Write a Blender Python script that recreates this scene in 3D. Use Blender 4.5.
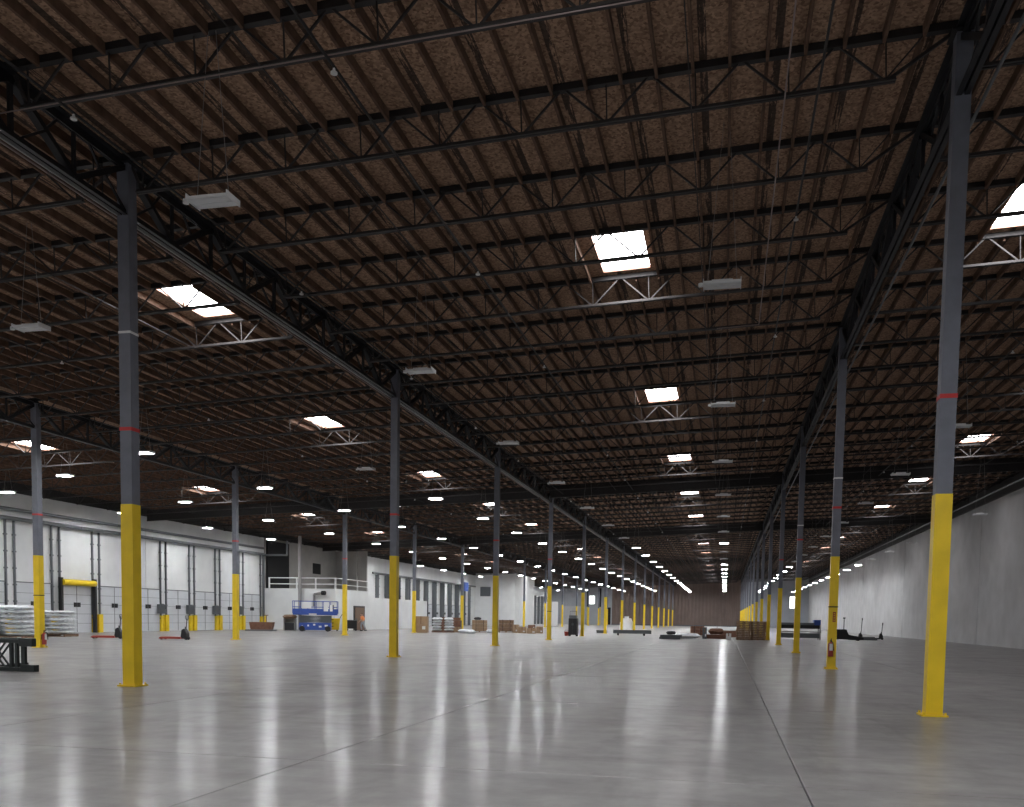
import bpy, math, random
from mathutils import Matrix, Vector
random.seed(7)
for o in list(bpy.data.objects): bpy.data.objects.remove(o)
SC = bpy.context.scene
COL = SC.collection
# ------------------------------------------------------------------ camera
F, CX, CY, YAW, PIT, ROL = 897.119, 524.274, 676.072, .21857, -.06581, .0165
EYE = Vector((0, 0, 1.55))
fw = Vector((-math.sin(YAW)*math.cos(PIT), math.cos(YAW)*math.cos(PIT), math.sin(PIT)))
rt = Vector((math.cos(YAW), math.sin(YAW), 0)); up = rt.cross(fw)
r2 = math.cos(ROL)*rt + math.sin(ROL)*up; u2 = -math.sin(ROL)*rt + math.cos(ROL)*up
cam = bpy.data.cameras.new('camera'); co = bpy.data.objects.new('camera', cam); COL.objects.link(co)
cam.sensor_width = 36; cam.lens = F/1024*36; cam.clip_end = 600; cam.clip_start = .05
cam.shift_x = (512-CX)/1024; cam.shift_y = (CY-403.5)/1024
co.matrix_world = Matrix(((r2.x, u2.x, -fw.x, 0), (r2.y, u2.y, -fw.y, 0), (r2.z, u2.z, -fw.z, EYE.z), (0, 0, 0, 1)))
SC.camera = co
# ------------------------------------------------------------------ world, exposure
w = bpy.data.worlds.new('sky'); SC.world = w; w.use_nodes = True
w.node_tree.nodes['Background'].inputs[0].default_value = (.75, .85, 1, 1)
w.node_tree.nodes['Background'].inputs[1].default_value = 1.0
SC.view_settings.view_transform = 'Standard'; SC.view_settings.look = 'None'
SC.view_settings.gamma = 1; SC.view_settings.use_curve_mapping = False
SC.view_settings.exposure = 0.75
SKY_L, LED_L = 11.0, 180.0        # radiance of a daylit skylight pane and of a lit lamp lens

# ------------------------------------------------------------------ materials
def mat(name, col, rough=.6, metal=0., var=.0, scale=3., bump=0., spec=.5, emit=None, es=0.):
    m = bpy.data.materials.new(name); m.use_nodes = True
    nt = m.node_tree; b = nt.nodes['Principled BSDF']
    b.inputs['Base Color'].default_value = (*col, 1); b.inputs['Roughness'].default_value = rough
    b.inputs['Metallic'].default_value = metal; b.inputs['Specular IOR Level'].default_value = spec
    if emit:
        b.inputs['Emission Color'].default_value = (*emit, 1); b.inputs['Emission Strength'].default_value = es
    if var or bump:
        g = nt.nodes.new('ShaderNodeNewGeometry'); n = nt.nodes.new('ShaderNodeTexNoise')
        n.inputs['Scale'].default_value = scale; n.inputs['Detail'].default_value = 6
        nt.links.new(g.outputs['Position'], n.inputs['Vector'])
        if var:
            r = nt.nodes.new('ShaderNodeValToRGB')
            r.color_ramp.elements[0].position = .3; r.color_ramp.elements[1].position = .7
            r.color_ramp.elements[0].color = (*[c*(1-var) for c in col], 1)
            r.color_ramp.elements[1].color = (*[min(1, c*(1+var)) for c in col], 1)
            nt.links.new(n.outputs['Fac'], r.inputs['Fac']); nt.links.new(r.outputs['Color'], b.inputs['Base Color'])
        if bump:
            bp = nt.nodes.new('ShaderNodeBump'); bp.inputs['Strength'].default_value = bump; bp.inputs['Distance'].default_value = .02
            nt.links.new(n.outputs['Fac'], bp.inputs['Height']); nt.links.new(bp.outputs['Normal'], b.inputs['Normal'])
    return m

def node(nt, t, **kw):
    n = nt.nodes.new(t)
    for k, v in kw.items(): setattr(n, k, v)
    return n
def mathn(nt, op, a, b=None):
    n = nt.nodes.new('ShaderNodeMath'); n.operation = op
    for i, v in enumerate((a, b)):
        if v is None: continue
        if isinstance(v, (int, float)): n.inputs[i].default_value = v
        else: nt.links.new(v, n.inputs[i])
    return n.outputs[0]
def mixc(nt, fac, a, b, mode='MIX'):
    n = nt.nodes.new('ShaderNodeMix'); n.data_type = 'RGBA'; n.blend_type = mode
    for i, v in ((0, fac), (6, a), (7, b)):
        if isinstance(v, (int, float)): n.inputs[i].default_value = v
        elif isinstance(v, tuple): n.inputs[i].default_value = (*v, 1)
        else: nt.links.new(v, n.inputs[i])
    return n.outputs[2]

def concrete_mat():
    m = bpy.data.materials.new('polished_concrete'); m.use_nodes = True; nt = m.node_tree; b = nt.nodes['Principled BSDF']
    g = node(nt, 'ShaderNodeNewGeometry')
    def noise(sc, det, rough=.55, stretch=None):
        n = node(nt, 'ShaderNodeTexNoise'); n.inputs['Scale'].default_value = sc; n.inputs['Detail'].default_value = det; n.inputs['Roughness'].default_value = rough
        if stretch:
            mp = node(nt, 'ShaderNodeMapping'); mp.inputs['Scale'].default_value = stretch
            nt.links.new(g.outputs['Position'], mp.inputs['Vector']); nt.links.new(mp.outputs[0], n.inputs['Vector'])
        else: nt.links.new(g.outputs['Position'], n.inputs['Vector'])
        return n.outputs['Fac']
    def ramp(f, p0, p1, c0, c1):
        r = node(nt, 'ShaderNodeValToRGB'); e = r.color_ramp.elements
        e[0].position, e[1].position = p0, p1; e[0].color, e[1].color = (*c0, 1), (*c1, 1)
        nt.links.new(f, r.inputs[0]); return r.outputs[0]
    base = ramp(noise(.55, 5, .6), .3, .72, (.225, .217, .214), (.335, .325, .320))
    fine = ramp(noise(2.6, 4, .6), .3, .7, (.82, .82, .82), (1.1, 1.1, 1.1))
    c = mixc(nt, 1., base, fine, 'MULTIPLY')
    sw = ramp(noise(1.0, 5, .6, (.25, 1.6, 1)), .52, .7, (1, 1, 1), (.80, .795, .79))     # trowel and traffic smudges
    c = mixc(nt, 1., c, sw, 'MULTIPLY')
    tyre = ramp(noise(.9, 4, .65, (1.5, .35, 1)), .56, .66, (1, 1, 1), (.84, .838, .836))      # tyre rubber and old spills
    c = mixc(nt, 1., c, tyre, 'MULTIPLY')
    nt.links.new(c, b.inputs['Base Color'])
    b.inputs['Roughness'].default_value = .42
    rr = ramp(noise(.8, 3, .5), .3, .7, (.16, .16, .16), (.34, .34, .34))          # worn and fresh sealer
    nt.links.new(rr, b.inputs['Coat Weight']); b.inputs['Coat Roughness'].default_value = .165; b.inputs['Coat IOR'].default_value = 1.42
    b.inputs['Specular IOR Level'].default_value = .24
    return m

def osb_mat():
    m = bpy.data.materials.new('osb_roof_board'); m.use_nodes = True; nt = m.node_tree; b = nt.nodes['Principled BSDF']
    g = node(nt, 'ShaderNodeNewGeometry'); pos = g.outputs['Position']
    v = node(nt, 'ShaderNodeTexVoronoi'); v.inputs['Scale'].default_value = 22; v.inputs['Randomness'].default_value = 1
    nt.links.new(pos, v.inputs['Vector'])
    bw = node(nt, 'ShaderNodeRGBToBW'); nt.links.new(v.outputs['Color'], bw.inputs[0])
    r = node(nt, 'ShaderNodeValToRGB'); e = r.color_ramp.elements
    e[0].position = .15; e[0].color = (.24, .145, .097, 1); e[1].position = .85; e[1].color = (.67, .45, .31, 1)
    nt.links.new(bw.outputs[0], r.inputs[0])
    n2 = node(nt, 'ShaderNodeTexNoise'); n2.inputs['Scale'].default_value = .5; n2.inputs['Detail'].default_value = 4
    nt.links.new(pos, n2.inputs['Vector'])
    c = mixc(nt, mathn(nt, 'MULTIPLY', n2.outputs['Fac'], .45), r.outputs[0], (.17, .105, .075))
    # broken tar streaks along every second sheet seam
    s = node(nt, 'ShaderNodeSeparateXYZ'); nt.links.new(pos, s.inputs[0])
    fx = mathn(nt, 'FRACT', mathn(nt, 'DIVIDE', mathn(nt, 'ADD', s.outputs['X'], 100.2), 1.2245))
    near = mathn(nt, 'LESS_THAN', mathn(nt, 'ABSOLUTE', mathn(nt, 'SUBTRACT', fx, .30)), .055)
    mp = node(nt, 'ShaderNodeMapping'); mp.inputs['Scale'].default_value = (9, .6, 1)
    nt.links.new(pos, mp.inputs['Vector'])
    n3 = node(nt, 'ShaderNodeTexNoise'); n3.inputs['Scale'].default_value = 1.; n3.inputs['Detail'].default_value = 5; n3.inputs['Roughness'].default_value = .75
    nt.links.new(mp.outputs[0], n3.inputs['Vector'])
    f = mathn(nt, 'MULTIPLY', near, mathn(nt, 'GREATER_THAN', n3.outputs['Fac'], .455))
    c = mixc(nt, mathn(nt, 'MULTIPLY', f, .85), c, (.035, .028, .026))
    nt.links.new(c, b.inputs['Base Color']); b.inputs['Roughness'].default_value = .85; b.inputs['Specular IOR Level'].default_value = .2
    return m

M = dict(
    concrete=concrete_mat(), osb=osb_mat(),
    joint=mat('joint_filler', (.03, .03, .03), .8),
    wood=mat('purlin_wood', (.155, .095, .066), .8, var=.3, scale=4, spec=.2),
    steel=mat('dark_painted_steel', (.022, .020, .021), .55, .0, var=.25, scale=6),
    girder=mat('girder_primer', (.013, .013, .016), .5, .0, var=.2, scale=5),
    joist=mat('joist_primer', (.036, .032, .032), .5, .0, var=.25, scale=7),
    colgrey=mat('grey_column_paint', (.155, .165, .20), .5, .0, var=.1, scale=4),
    yellow=mat('safety_yellow_paint', (.86, .60, .014), .45, var=.07, scale=3),
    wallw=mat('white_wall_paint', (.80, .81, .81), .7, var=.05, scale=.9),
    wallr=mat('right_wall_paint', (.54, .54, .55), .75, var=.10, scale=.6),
    wallg=mat('grey_wall_paint', (.42, .44, .48), .7, var=.08, scale=.5),
    walld=mat('mezzanine_grey_wall', (.40, .39, .37), .8, var=.1, scale=.8),
    brown=mat('brown_cladding', (.20, .145, .125), .5, var=.12, scale=.4),
    door=mat('dock_door_white', (.66, .68, .71), .45, var=.04, scale=2),
    seam=mat('door_seam', (.20, .21, .22), .6),
    track=mat('galvanized_track', (.16, .17, .18), .45, .3),
    pipe=mat('light_pipe', (.30, .29, .29), .45, .2),
    conduit=mat('conduit', (.34, .27, .26), .4, .3),
    lamp=mat('lamp_housing_white', (.78, .79, .80), .4),
    lensoff=mat('lamp_lens_unlit', (.72, .74, .76), .3),
    lenson=mat('lamp_lens_lit', (.9, .9, .9), .3, emit=(.95, .98, 1.), es=LED_L),
    pane=mat('daylit_skylight_pane', (.9, .9, .9), .4, emit=(1., .985, 1.), es=SKY_L),
    daywin=mat('daylit_window_glass', (.9, .9, .9), .2, emit=(.96, 1., .96), es=2.2),
    curb=mat('skylight_curb_wood', (.30, .16, .11), .7, var=.15, scale=5),
    wire=mat('hanger_wire', (.35, .33, .32), .4, .5),
    red=mat('red_paint', (.33, .04, .028), .45), redtape=mat('red_tape', (.55, .03, .03), .5),
    white=mat('white_plastic', (.80, .80, .80), .5), black=mat('black_paint', (.012, .012, .014), .45),
    rack=mat('black_green_steel', (.016, .022, .022), .4, .2), dark=mat('dark_opening', (.008, .008, .009), .8),
    blue=mat('lift_blue', (.035, .085, .36), .4, var=.1), greym=mat('machine_grey', (.13, .14, .15), .5, .2),
    card=mat('cardboard', (.40, .27, .17), .8, var=.12, scale=3), pallet=mat('pallet_wood', (.24, .15, .095), .85, var=.3, scale=6),
    bag=mat('white_wrap', (.76, .78, .81), .35, var=.2, scale=5, bump=.5), planks=mat('brown_lumber', (.20, .095, .06), .75, var=.2, scale=5),
    rubber=mat('black_rubber', (.02, .02, .02), .7), orange=mat('orange_vest', (.85, .30, .10), .7), jeans=mat('light_grey_trousers', (.32, .33, .36), .8),
    skin=mat('skin', (.50, .30, .21), .55), hair=mat('dark_hair', (.05, .035, .03), .7), doorbrown=mat('brown_door', (.17, .095, .055), .5),
    greenyel=mat('lime_arm', (.60, .66, .10), .5),
)
# ------------------------------------------------------------------ mesh helpers
class MB:
    def __init__(s): s.v, s.f = [], []
    def box(s, x0, x1, y0, y1, z0, z1):
        n = len(s.v)
        s.v += [(x, y, z) for z in (z0, z1) for y in (y0, y1) for x in (x0, x1)]
        s.f += [tuple(n+i for i in q) for q in ((0, 2, 3, 1), (4, 5, 7, 6), (0, 1, 5, 4), (2, 6, 7, 3), (0, 4, 6, 2), (1, 3, 7, 5))]
        return s
    def cbox(s, cx, cy, z0, sx, sy, h): return s.box(cx-sx/2, cx+sx/2, cy-sy/2, cy+sy/2, z0, z0+h)
    def bar(s, p, q, a, b=None, ref=(0, 0, 1)):
        b = b or a; p, q = Vector(p), Vector(q); d = (q-p).normalized(); r = Vector(ref)
        if abs(d.dot(r)) > .95: r = Vector((0, 1, 0)) if abs(d.y) < .9 else Vector((1, 0, 0))
        x = d.cross(r).normalized()*a/2; y = x.normalized().cross(d).normalized()*b/2
        n = len(s.v)
        for c in (p, q): s.v += [tuple(c-x-y), tuple(c+x-y), tuple(c+x+y), tuple(c-x+y)]
        s.f += [(n, n+1, n+2, n+3), (n+7, n+6, n+5, n+4)] + [(n+i, n+4+i, n+4+(i+1) % 4, n+(i+1) % 4) for i in range(4)]
        return s
    def cyl(s, p, q, r, k=10, r1=None):
        p, q = Vector(p), Vector(q); d = (q-p).normalized(); r1 = r if r1 is None else r1
        a = d.orthogonal().normalized(); b = d.cross(a); n = len(s.v)
        for c, rr in ((p, r), (q, r1)):
            for i in range(k):
                t = 2*math.pi*i/k; s.v.append(tuple(c+a*rr*math.cos(t)+b*rr*math.sin(t)))
        s.f += [(n+i, n+(i+1) % k, n+k+(i+1) % k, n+k+i) for i in range(k)]
        s.f += [tuple(n+i for i in reversed(range(k))), tuple(n+k+i for i in range(k))]
        return s
    def path(s, pts, r, k=8):
        for a, b in zip(pts, pts[1:]): s.cyl(a, b, r, k)
        return s
    def prism(s, pts, y0, y1):        # pts in the xz plane
        n, k = len(s.v), len(pts)
        s.v += [(x, y0, z) for x, z in pts] + [(x, y1, z) for x, z in pts]
        s.f += [tuple(n+i for i in range(k)), tuple(n+k+i for i in reversed(range(k)))]
        s.f += [(n+i, n+k+i, n+k+(i+1) % k, n+(i+1) % k) for i in range(k)]
        return s
    def mesh(s, name, m):
        me = bpy.data.meshes.new(name); me.from_pydata(s.v, [], s.f); me.materials.append(m); me.update(); return me
    def build(s, name, m, parent=None, bevel=0):
        o = put(name, s.mesh(name, m), parent)
        if bevel:
            md = o.modifiers.new('bevel', 'BEVEL'); md.width = bevel; md.segments = 2; md.limit_method = 'ANGLE'
        return o
def put(name, me, parent=None, loc=None, rot=None, scale=None):
    o = bpy.data.objects.new(name, me); COL.objects.link(o)
    if parent is not None: o.parent = parent
    if loc: o.location = loc
    if rot: o.rotation_euler = rot
    if scale: o.scale = scale
    return o
def tag(o, label, cat, group=None):
    o['label'] = label; o['category'] = cat
    if group: o['group'] = group
    return o
def thing(name, label, cat, loc=(0, 0, 0), rz=0, group=None):
    return tag(put(name, None, None, loc, (0, 0, rz)), label, cat, group)
def struct(o): o['kind'] = 'structure'; return o
def stuff(o): o['kind'] = 'stuff'; return o
ORD = 'nearest second third fourth fifth sixth seventh eighth ninth tenth eleventh twelfth thirteenth fourteenth fifteenth sixteenth seventeenth eighteenth nineteenth twentieth twenty-first twenty-second'.split()

# ------------------------------------------------------------------ dimensions
S = 14.925; Y0 = 16.217; DJ = S/5
XA, XB, XC = -11.85, 3.464, -26.996
XL, XR, YN, YF = -42.3, 18.9, -30.0, 219.0
SL = .0434
def deck(x): return 10.95+(x+2.87)*SL
TILT = -math.atan(SL)
BAYS = [(XL, XC), (XC, XA), (XA, XB), (XB, XR)]

# ------------------------------------------------------------------ floor
fl = struct(MB().box(XL-.2, XR+.2, YN, YF, -.4, -.03).build('floor', M['joint']))
jx = [XL] + [.77+5.03*k for k in range(-8, 4)] + [XR]
jy = [YN] + [8.7+S/2*k for k in range(-5, 29)] + [YF]
GAP = .007
field = MB(); cache = {}
for j in range(len(jy)-1):
    for i in range(len(jx)-1):
        a, b, c, d = jx[i], jx[i+1], jy[j], jy[j+1]
        if 0 <= c < 158:
            key = (round(b-a, 2), round(d-c, 2))
            if key not in cache:
                hx, hy = (b-a)/2-GAP, (d-c)/2-GAP
                m_ = MB().box(-hx, hx, -hy, hy, -.08, -.006); n = len(m_.v)
                e = .006
                m_.v += [(-hx+e, -hy+e, 0), (hx-e, -hy+e, 0), (hx-e, hy-e, 0), (-hx+e, hy-e, 0)]
                m_.f.remove((4, 5, 7, 6))
                m_.f += [(8, 9, 10, 11), (4, 5, 9, 8), (5, 7, 10, 9), (7, 6, 11, 10), (6, 4, 8, 11)]
                cache[key] = m_.mesh('slab', M['concrete'])
            put('slab', cache[key], fl, ((a+b)/2, (c+d)/2, 0))
        else: field.box(a+GAP, b-GAP, c+GAP, d-GAP, -.08, 0)
stuff(field.build('slab_field', M['concrete'], fl))

# ------------------------------------------------------------------ skylights: positions first (the roof deck has holes there)
SKY = []                                             # (x, y, row, index)
SW, SH = 1.34, 2.62
rows_sky = [(-33.5, 'far left bay', None), (-18.05, 'bay left of the near columns', -14.95), (-2.87, 'central aisle', None), (13.05, 'right-hand bay', 6.75)]
for r, (x, nm, first) in enumerate(rows_sky):
    for k in range(-1, 13):
        y = Y0+2.5*DJ+k*S-.08
        xx = first if (first is not None and k == 0) else x
        SKY.append((xx, y, nm, k))
# ------------------------------------------------------------------ ceiling: sloped board deck with openings
cl = MB()
ys = [YN]
jl = [Y0+DJ*k for k in range(-15, 69)]
jl = [y for y in jl if YN < y < YF-.5]
edges = [YN]+jl+[YF]
def slab_roof(x0, x1, y0, y1):
    n = len(cl.v)
    for dz in (0, .06):
        cl.v += [(x0, y0, deck(x0)+dz), (x1, y0, deck(x1)+dz), (x1, y1, deck(x1)+dz), (x0, y1, deck(x0)+dz)]
    cl.f += [(n+3, n+2, n+1, n), (n+4, n+5, n+6, n+7)]+[(n+i, n+(i+1) % 4, n+4+(i+1) % 4, n+4+i) for i in range(4)]
for a, b in zip(edges, edges[1:]):
    hs = sorted([(x, y) for x, y, _, _ in SKY if a < y < b])
    x = XL
    for hx, hy in hs:
        slab_roof(x, hx-SW/2, a, b)
        slab_roof(hx-SW/2, hx+SW/2, a, hy-SH/2); slab_roof(hx-SW/2, hx+SW/2, hy+SH/2, b)
        x = hx+SW/2
    slab_roof(x, XR, a, b)
ceil = struct(cl.build('ceiling', M['osb']))

# open-web joists: every one a part of the roof, with chords and web
def joist_meshes():
    L = 15.3; D = -.745; N = 10; p = L/N
    top = MB().box(0, L, -.06, .06, -.125, -.005)
    bot = MB()
    x0, x1 = .345, p*9+.345
    bot.box(x0-.15, x1+.15, -.062, -.012, D-.035, D-.022).box(x0-.15, x1+.15, -.024, -.012, D-.035, D+.035)
    bot.box(x0-.15, x1+.15, .012, .062, D-.035, D-.022).box(x0-.15, x1+.15, .012, .024, D-.035, D+.035)
    web = MB()
    for i in range(N):
        xb = p*i+.345; lft = max(.02, xb-p*.5); rgt = min(L-.02, xb+p*.5) if i < N-1 else L-.02
        web.bar((xb, 0, D), (xb, 0, -.1), .022)
        web.bar((xb-.03, 0, D), (lft+.04, 0, -.1), .034 if i else .05)
        web.bar((xb+.03, 0, D), (rgt-.04, 0, -.1), .034 if i < N-1 else .05)
    web.bar((xb, 0, D+.02), (xb+.6, 0, -.1), .022)
    return top.mesh('top_chord', M['steel']), bot.mesh('bottom_chord', M['joist']), web.mesh('web', M['joist'])
JT, JB, JW = joist_meshes()
vis = [y for y in jl if y > 3]
for (xa, xb) in BAYS:
    for y in vis:
        j = put('roof_joist', JW, ceil, (xa, y, deck(xa)), (0, TILT, 0), ((xb-xa)/15.3/math.cos(TILT), 1, 1))
        put('top_chord', JT, j); put('bottom_chord', JB, j)

# wooden purlins between joists
pm = MB().box(-.025, .025, -DJ/2+.06, DJ/2-.06, -.19, -.002).mesh('purlin', M['wood'])
pur = []
for (xa, xb) in BAYS:
    n = 25; d = (xb-xa)/n
    for i in range(1, n):
        x = xa+d*i
        for a in vis[:-1]:
            y = a+DJ/2
            if any(abs(x-sx) < SW/2 and abs(y-sy) < DJ/2 for sx, sy, _, _ in SKY): continue
            pur.append((x, y))
def inview(x, y):
    v = Vector((x, y, deck(x)))-EYE; z = v.dot(fw)
    if z < 1: return False
    px, py = CX+F*v.dot(r2)/z, CY-F*v.dot(u2)/z
    return -10 < px < 1034 and -40 < py < 807
pur.sort(key=lambda q: (not inview(*q), q[0]**2+q[1]**2))
for x, y in pur[:300]: put('purlin', pm, ceil, (x, y, deck(x)), (0, TILT, 0))
pf = MB()
for x, y in pur[300:]:
    z = deck(x); pf.box(x-.025, x+.025, y-DJ/2+.06, y+DJ/2-.06, z-.19, z-.002)
stuff(pf.build('purlin_field', M['wood'], ceil))

# girders along the column lines
GT, GB = -.17, -1.22
def girder_meshes():
    top = MB(); bot = MB(); web = MB()
    for s in (-1, 1):
        top.box(s*.02-.0+(0 if s > 0 else -.13), s*.02+(.13 if s > 0 else 0), 0, S, GT-.02, GT)
        top.box(s*.03-.015, s*.03+.015, 0, S, GT-.17, GT)
        bot.box(s*.02+(0 if s > 0 else -.085), s*.02+(.085 if s > 0 else 0), 0, S, GB, GB+.02)
        bot.box(s*.03-.012, s*.03+.012, 0, S, GB, GB+.13)
    for k in range(5):
        y = k*DJ
        a, b, c = (0, y+.06, GT-.1), (0, y+DJ/2, GB+.08), (0, y+DJ-.06, GT-.1)
        web.bar(a, b, .14, .10); web.bar(b, c, .14, .10)
        for sg in (-1, 1): web.bar((0, y+DJ/2+sg*DJ*.25, (GT+GB)/2), (0, y+DJ/2+sg*DJ*.12, GT-.1), .04)
        web.bar((.05, y+DJ*.25, (GT+GB)/2), (.05, y+.1, GB+.06), .04); web.bar((.05, y+DJ*.75, (GT+GB)/2), (.05, y+DJ-.1, GB+.06), .04)
        web.bar(b, (0, y+DJ/2, GT-.1), .06); web.bar((0, y+DJ, GT-.1), (0, y+DJ, GB+.06), .07)
    return top.mesh('top_chord', M['girder']), bot.mesh('bottom_chord', M['girder']), web.mesh('web', M['girder'])
gT, gB, gW = girder_meshes()
for x in (XA, XB, XC):
    for k in range(-1, 14):
        if Y0+k*S > YF-2: continue
        sc = min(1, (YF-.1-(Y0+k*S))/S)
        g = put('roof_girder', gW, ceil, (x, Y0+k*S, deck(x)), None, (1, sc, 1)); put('top_chord', gT, g); put('bottom_chord', gB, g)
# lattice of thin bridging rods under the joists
for (xa, xb) in BAYS:
    for t in (.3, .72):
        x = xa+(xb-xa)*t
        MB().bar((x, vis[0], deck(x)-.79), (x, YF-1, deck(x)-.79), .018).build('bridging_rod', M['steel'], ceil)
for yc in (Y0+3*S-DJ*.5, Y0+5*S-DJ*.5):
    for xa, xb in BAYS:
        q = MB().prism([(xa+.2, deck(xa)-1.02), (xb-.2, deck(xb)-1.02), (xb-.2, deck(xb)-.24), (xa+.2, deck(xa)-.24)], yc-.02, yc+.02).build('draft_curtain', M['steel'], ceil)
        MB().prism([(xa+.2, deck(xa)-1.06), (xb-.2, deck(xb)-1.06), (xb-.2, deck(xb)-1.0), (xa+.2, deck(xa)-1.0)], yc-.06, yc+.06).build('bottom_angle', M['joist'], q)
# ledgers where the deck meets the side walls
MB().box(XR-.12, XR-.002, 0, YF, deck(XR)-1.3, deck(XR)-.03).build('ledger_beam', M['steel'], ceil)
MB().box(XL+.002, XL+.12, 0, YF, deck(XL)-.7, deck(XL)-.01).build('ledger_beam', M['steel'], ceil)

# ------------------------------------------------------------------ walls
wl = struct(MB().box(XL-.3, XL-.06, YN, YF+.3, -.4, deck(XL)+.2).build('wall_left', M['joint']))
wr = struct(MB().box(XR+.06, XR+.3, YN, YF+.3, -.4, deck(XR)+.2).build('wall_right', M['joint']))
wf = struct(MB().prism([(XL-.2, -.4), (XR+.2, -.4), (XR+.2, deck(XR)+.15), (XL-.2, deck(XL)+.15)], YF, YF+.25).build('wall_far', M['wallg']))
struct(MB().prism([(XL-.2, -.4), (XR+.2, -.4), (XR+.2, deck(XR)+.15), (XL-.2, deck(XL)+.15)], YN-.25, YN).build('wall_near', M['wallr']))
yj = 75.0-2*S*4
while yj < YF:
    a, b = max(yj, YN), min(yj+2*S, YF)
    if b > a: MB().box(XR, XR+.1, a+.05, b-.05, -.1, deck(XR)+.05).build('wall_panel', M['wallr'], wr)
    yj += 2*S
yj = YN
while yj < YF-1:
    b = min(yj+S, YF)
    MB().box(XL-.1, XL, yj+.012, b-.012, -.1, deck(XL)+.02).build('wall_panel', M['wallw'], wl)
    yj += S
# brown corrugated cladding on the far wall between the two inner rows
cor = MB(); x = XC; pts = []
while x < XB:
    pts += [(x, 0), (x+.32, 0), (x+.42, -.16), (x+.74, -.16)]; x += .84
n0 = 0
for (xx, yy) in pts: cor.v += [(xx, YF-.02+yy, 0), (xx, YF-.02+yy, deck(xx)-.02)]
cor.f = [(2*i, 2*i+2, 2*i+3, 2*i+1) for i in range(len(pts)-1)]
cor.build('corrugated_cladding', M['brown'], wf)
MB().box(XC, XB, YF-.24, YF-.2, .0, .25).build('base_flashing', M['greym'], wf)
for i, (x, w_, z0, z1) in enumerate(((-31.95, 1.35, 5.0, 6.95), (15.3, 1.25, 4.6, 7.3))):
    wi = struct(MB().box(x-w_/2-.08, x+w_/2+.08, YF-.08, YF-.003, z0-.08, z1+.08).build('window_%d' % (i+1), M['greym']))
    MB().box(x-w_/2, x+w_/2, YF-.1, YF-.085, z0, z1).build('glass_pane', M['daywin'], wi)
for x in (-33.0, -29.85):
    d = tag(MB().box(x-.2, x+.2, YF-.3, YF-.02, 4.3, deck(x)-.9).build('downspout', M['black']), 'black downspout on the far grey wall %s the bright window' % ('left of' if x < -32 else 'right of'), 'downspout', 'downspouts on the far wall')
    MB().cyl((x, YF-.15, .0), (x, YF-.15, 4.3), .09).build('lower_pipe', M['yellow'], d)
struct(MB().box(-28.2, -27.3, YF-.1, YF-.004, 0, 4.2).build('door_40', M['dark']))
MB().box(-39.2, -33.6, YF-.08, YF-.004, 0, 4.4).build('roll_door', M['wallr'], wf)

# ------------------------------------------------------------------ dock doors on the left wall
DW, DH = 2.86, 3.16
dmesh = {}
dmesh['frame'] = MB().box(0, .05, -DW/2-.03, DW/2+.03, 0, DH+.05).mesh('door_frame', M['seam'])
dmesh['panel'] = MB().box(0, .07, -DW/2+.02, DW/2-.02, .012, DH/5-.012).mesh('door_panel', M['door'])
dmesh['strap'] = MB().box(.07, .085, -.02, .02, 0.05, DH-.02).mesh('center_strap', M['seam'])
dmesh['handle'] = MB().box(.07, .13, -.12, .12, 0, .3).mesh('door_handle', M['black'])
tr = MB().box(.02, .14, -.045, .045, 0, 6.85)
for z in range(1, 7): tr.box(.0, .16, -.09, .09, z-.04, z+.04)
dmesh['track'] = tr.mesh('lift_track', M['track'])
ft = MB().box(.02, .5, -.05, .05, 0, 6.45)
for z in range(1, 7): ft.box(.0, .55, -.1, .1, z-.04, z+.04)
dmesh['fartrack'] = ft.mesh('lift_track', M['track'])
dmesh['rail'] = MB().box(.05, .11, -DW/2-.1, DW/2+.1, DH-.0, DH+.05).mesh('head_rail', M['track'])
dmesh['guard'] = MB().box(.02, .22, -.42, -.08, 0, 1.2).box(.02, .3, .02, .42, 0, 1.25).mesh('track_guard', M['yellow'])
ndoor = 0
door_ys = [48.3+3.79*k for k in range(-3, 8)] + [106.2+3.79*k for k in range(0, 11)] + [171+3.79*k for k in range(0, 12)]
def lamp_arm(x, y, label):
    t = thing('dock_lamp', label, 'dock lamp', (x, y, 0), 0, 'dock lamps between the loading doors')
    MB().box(0.0, .06, -.12, .12, 1.35, 2.1).build('wall_plate', M['greym'], t)
    MB().bar((.05, 0, 1.75), (.35, -.18, 1.9), .06).bar((.35, -.18, 1.9), (.45, -.30, 1.75), .06).build('arm', M['greym'], t)
    h = MB().box(.1, .36, -.85, -.05, 1.34, 2.06)
    h.build('lamp_head', M['greym'], t, .02)
    for q in range(6): MB().bar((.37, -.80+q*.12, 1.38), (.37, -.74+q*.12, 2.02), .03).build('grille_bar', M['track'], t)
for k, y in enumerate(door_ys):
    ndoor += 1
    d = put('door_%d' % ndoor, dmesh['frame'], None, (XL+.002, y, 0)); struct(d)
    for i in range(5): put('door_panel', dmesh['panel'], d, (.0, 0, i*DH/5))
    put('center_strap', dmesh['strap'], d, (0, .0, 0)); put('head_rail', dmesh['rail'], d)
    for s in (-.17, .17): put('door_handle', dmesh['handle'], d, (0, s, 1.72))
    for s in (-1, 1): put('lift_track', dmesh['track' if y < 100 else 'fartrack'], d, (0, s*(DW/2+.12), 0))
    if y < 80:
        put('track_guard', dmesh['guard'], d, (0, DW/2+.45, 0))
        if 54 < y < 72: lamp_arm(XL+.01, y+DW/2+.45, 'grey dock lamp on the white wall, %s of four from the yellow door hood' % ORD[int((y-54)/3.79)].replace('nearest', 'first'))
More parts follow.
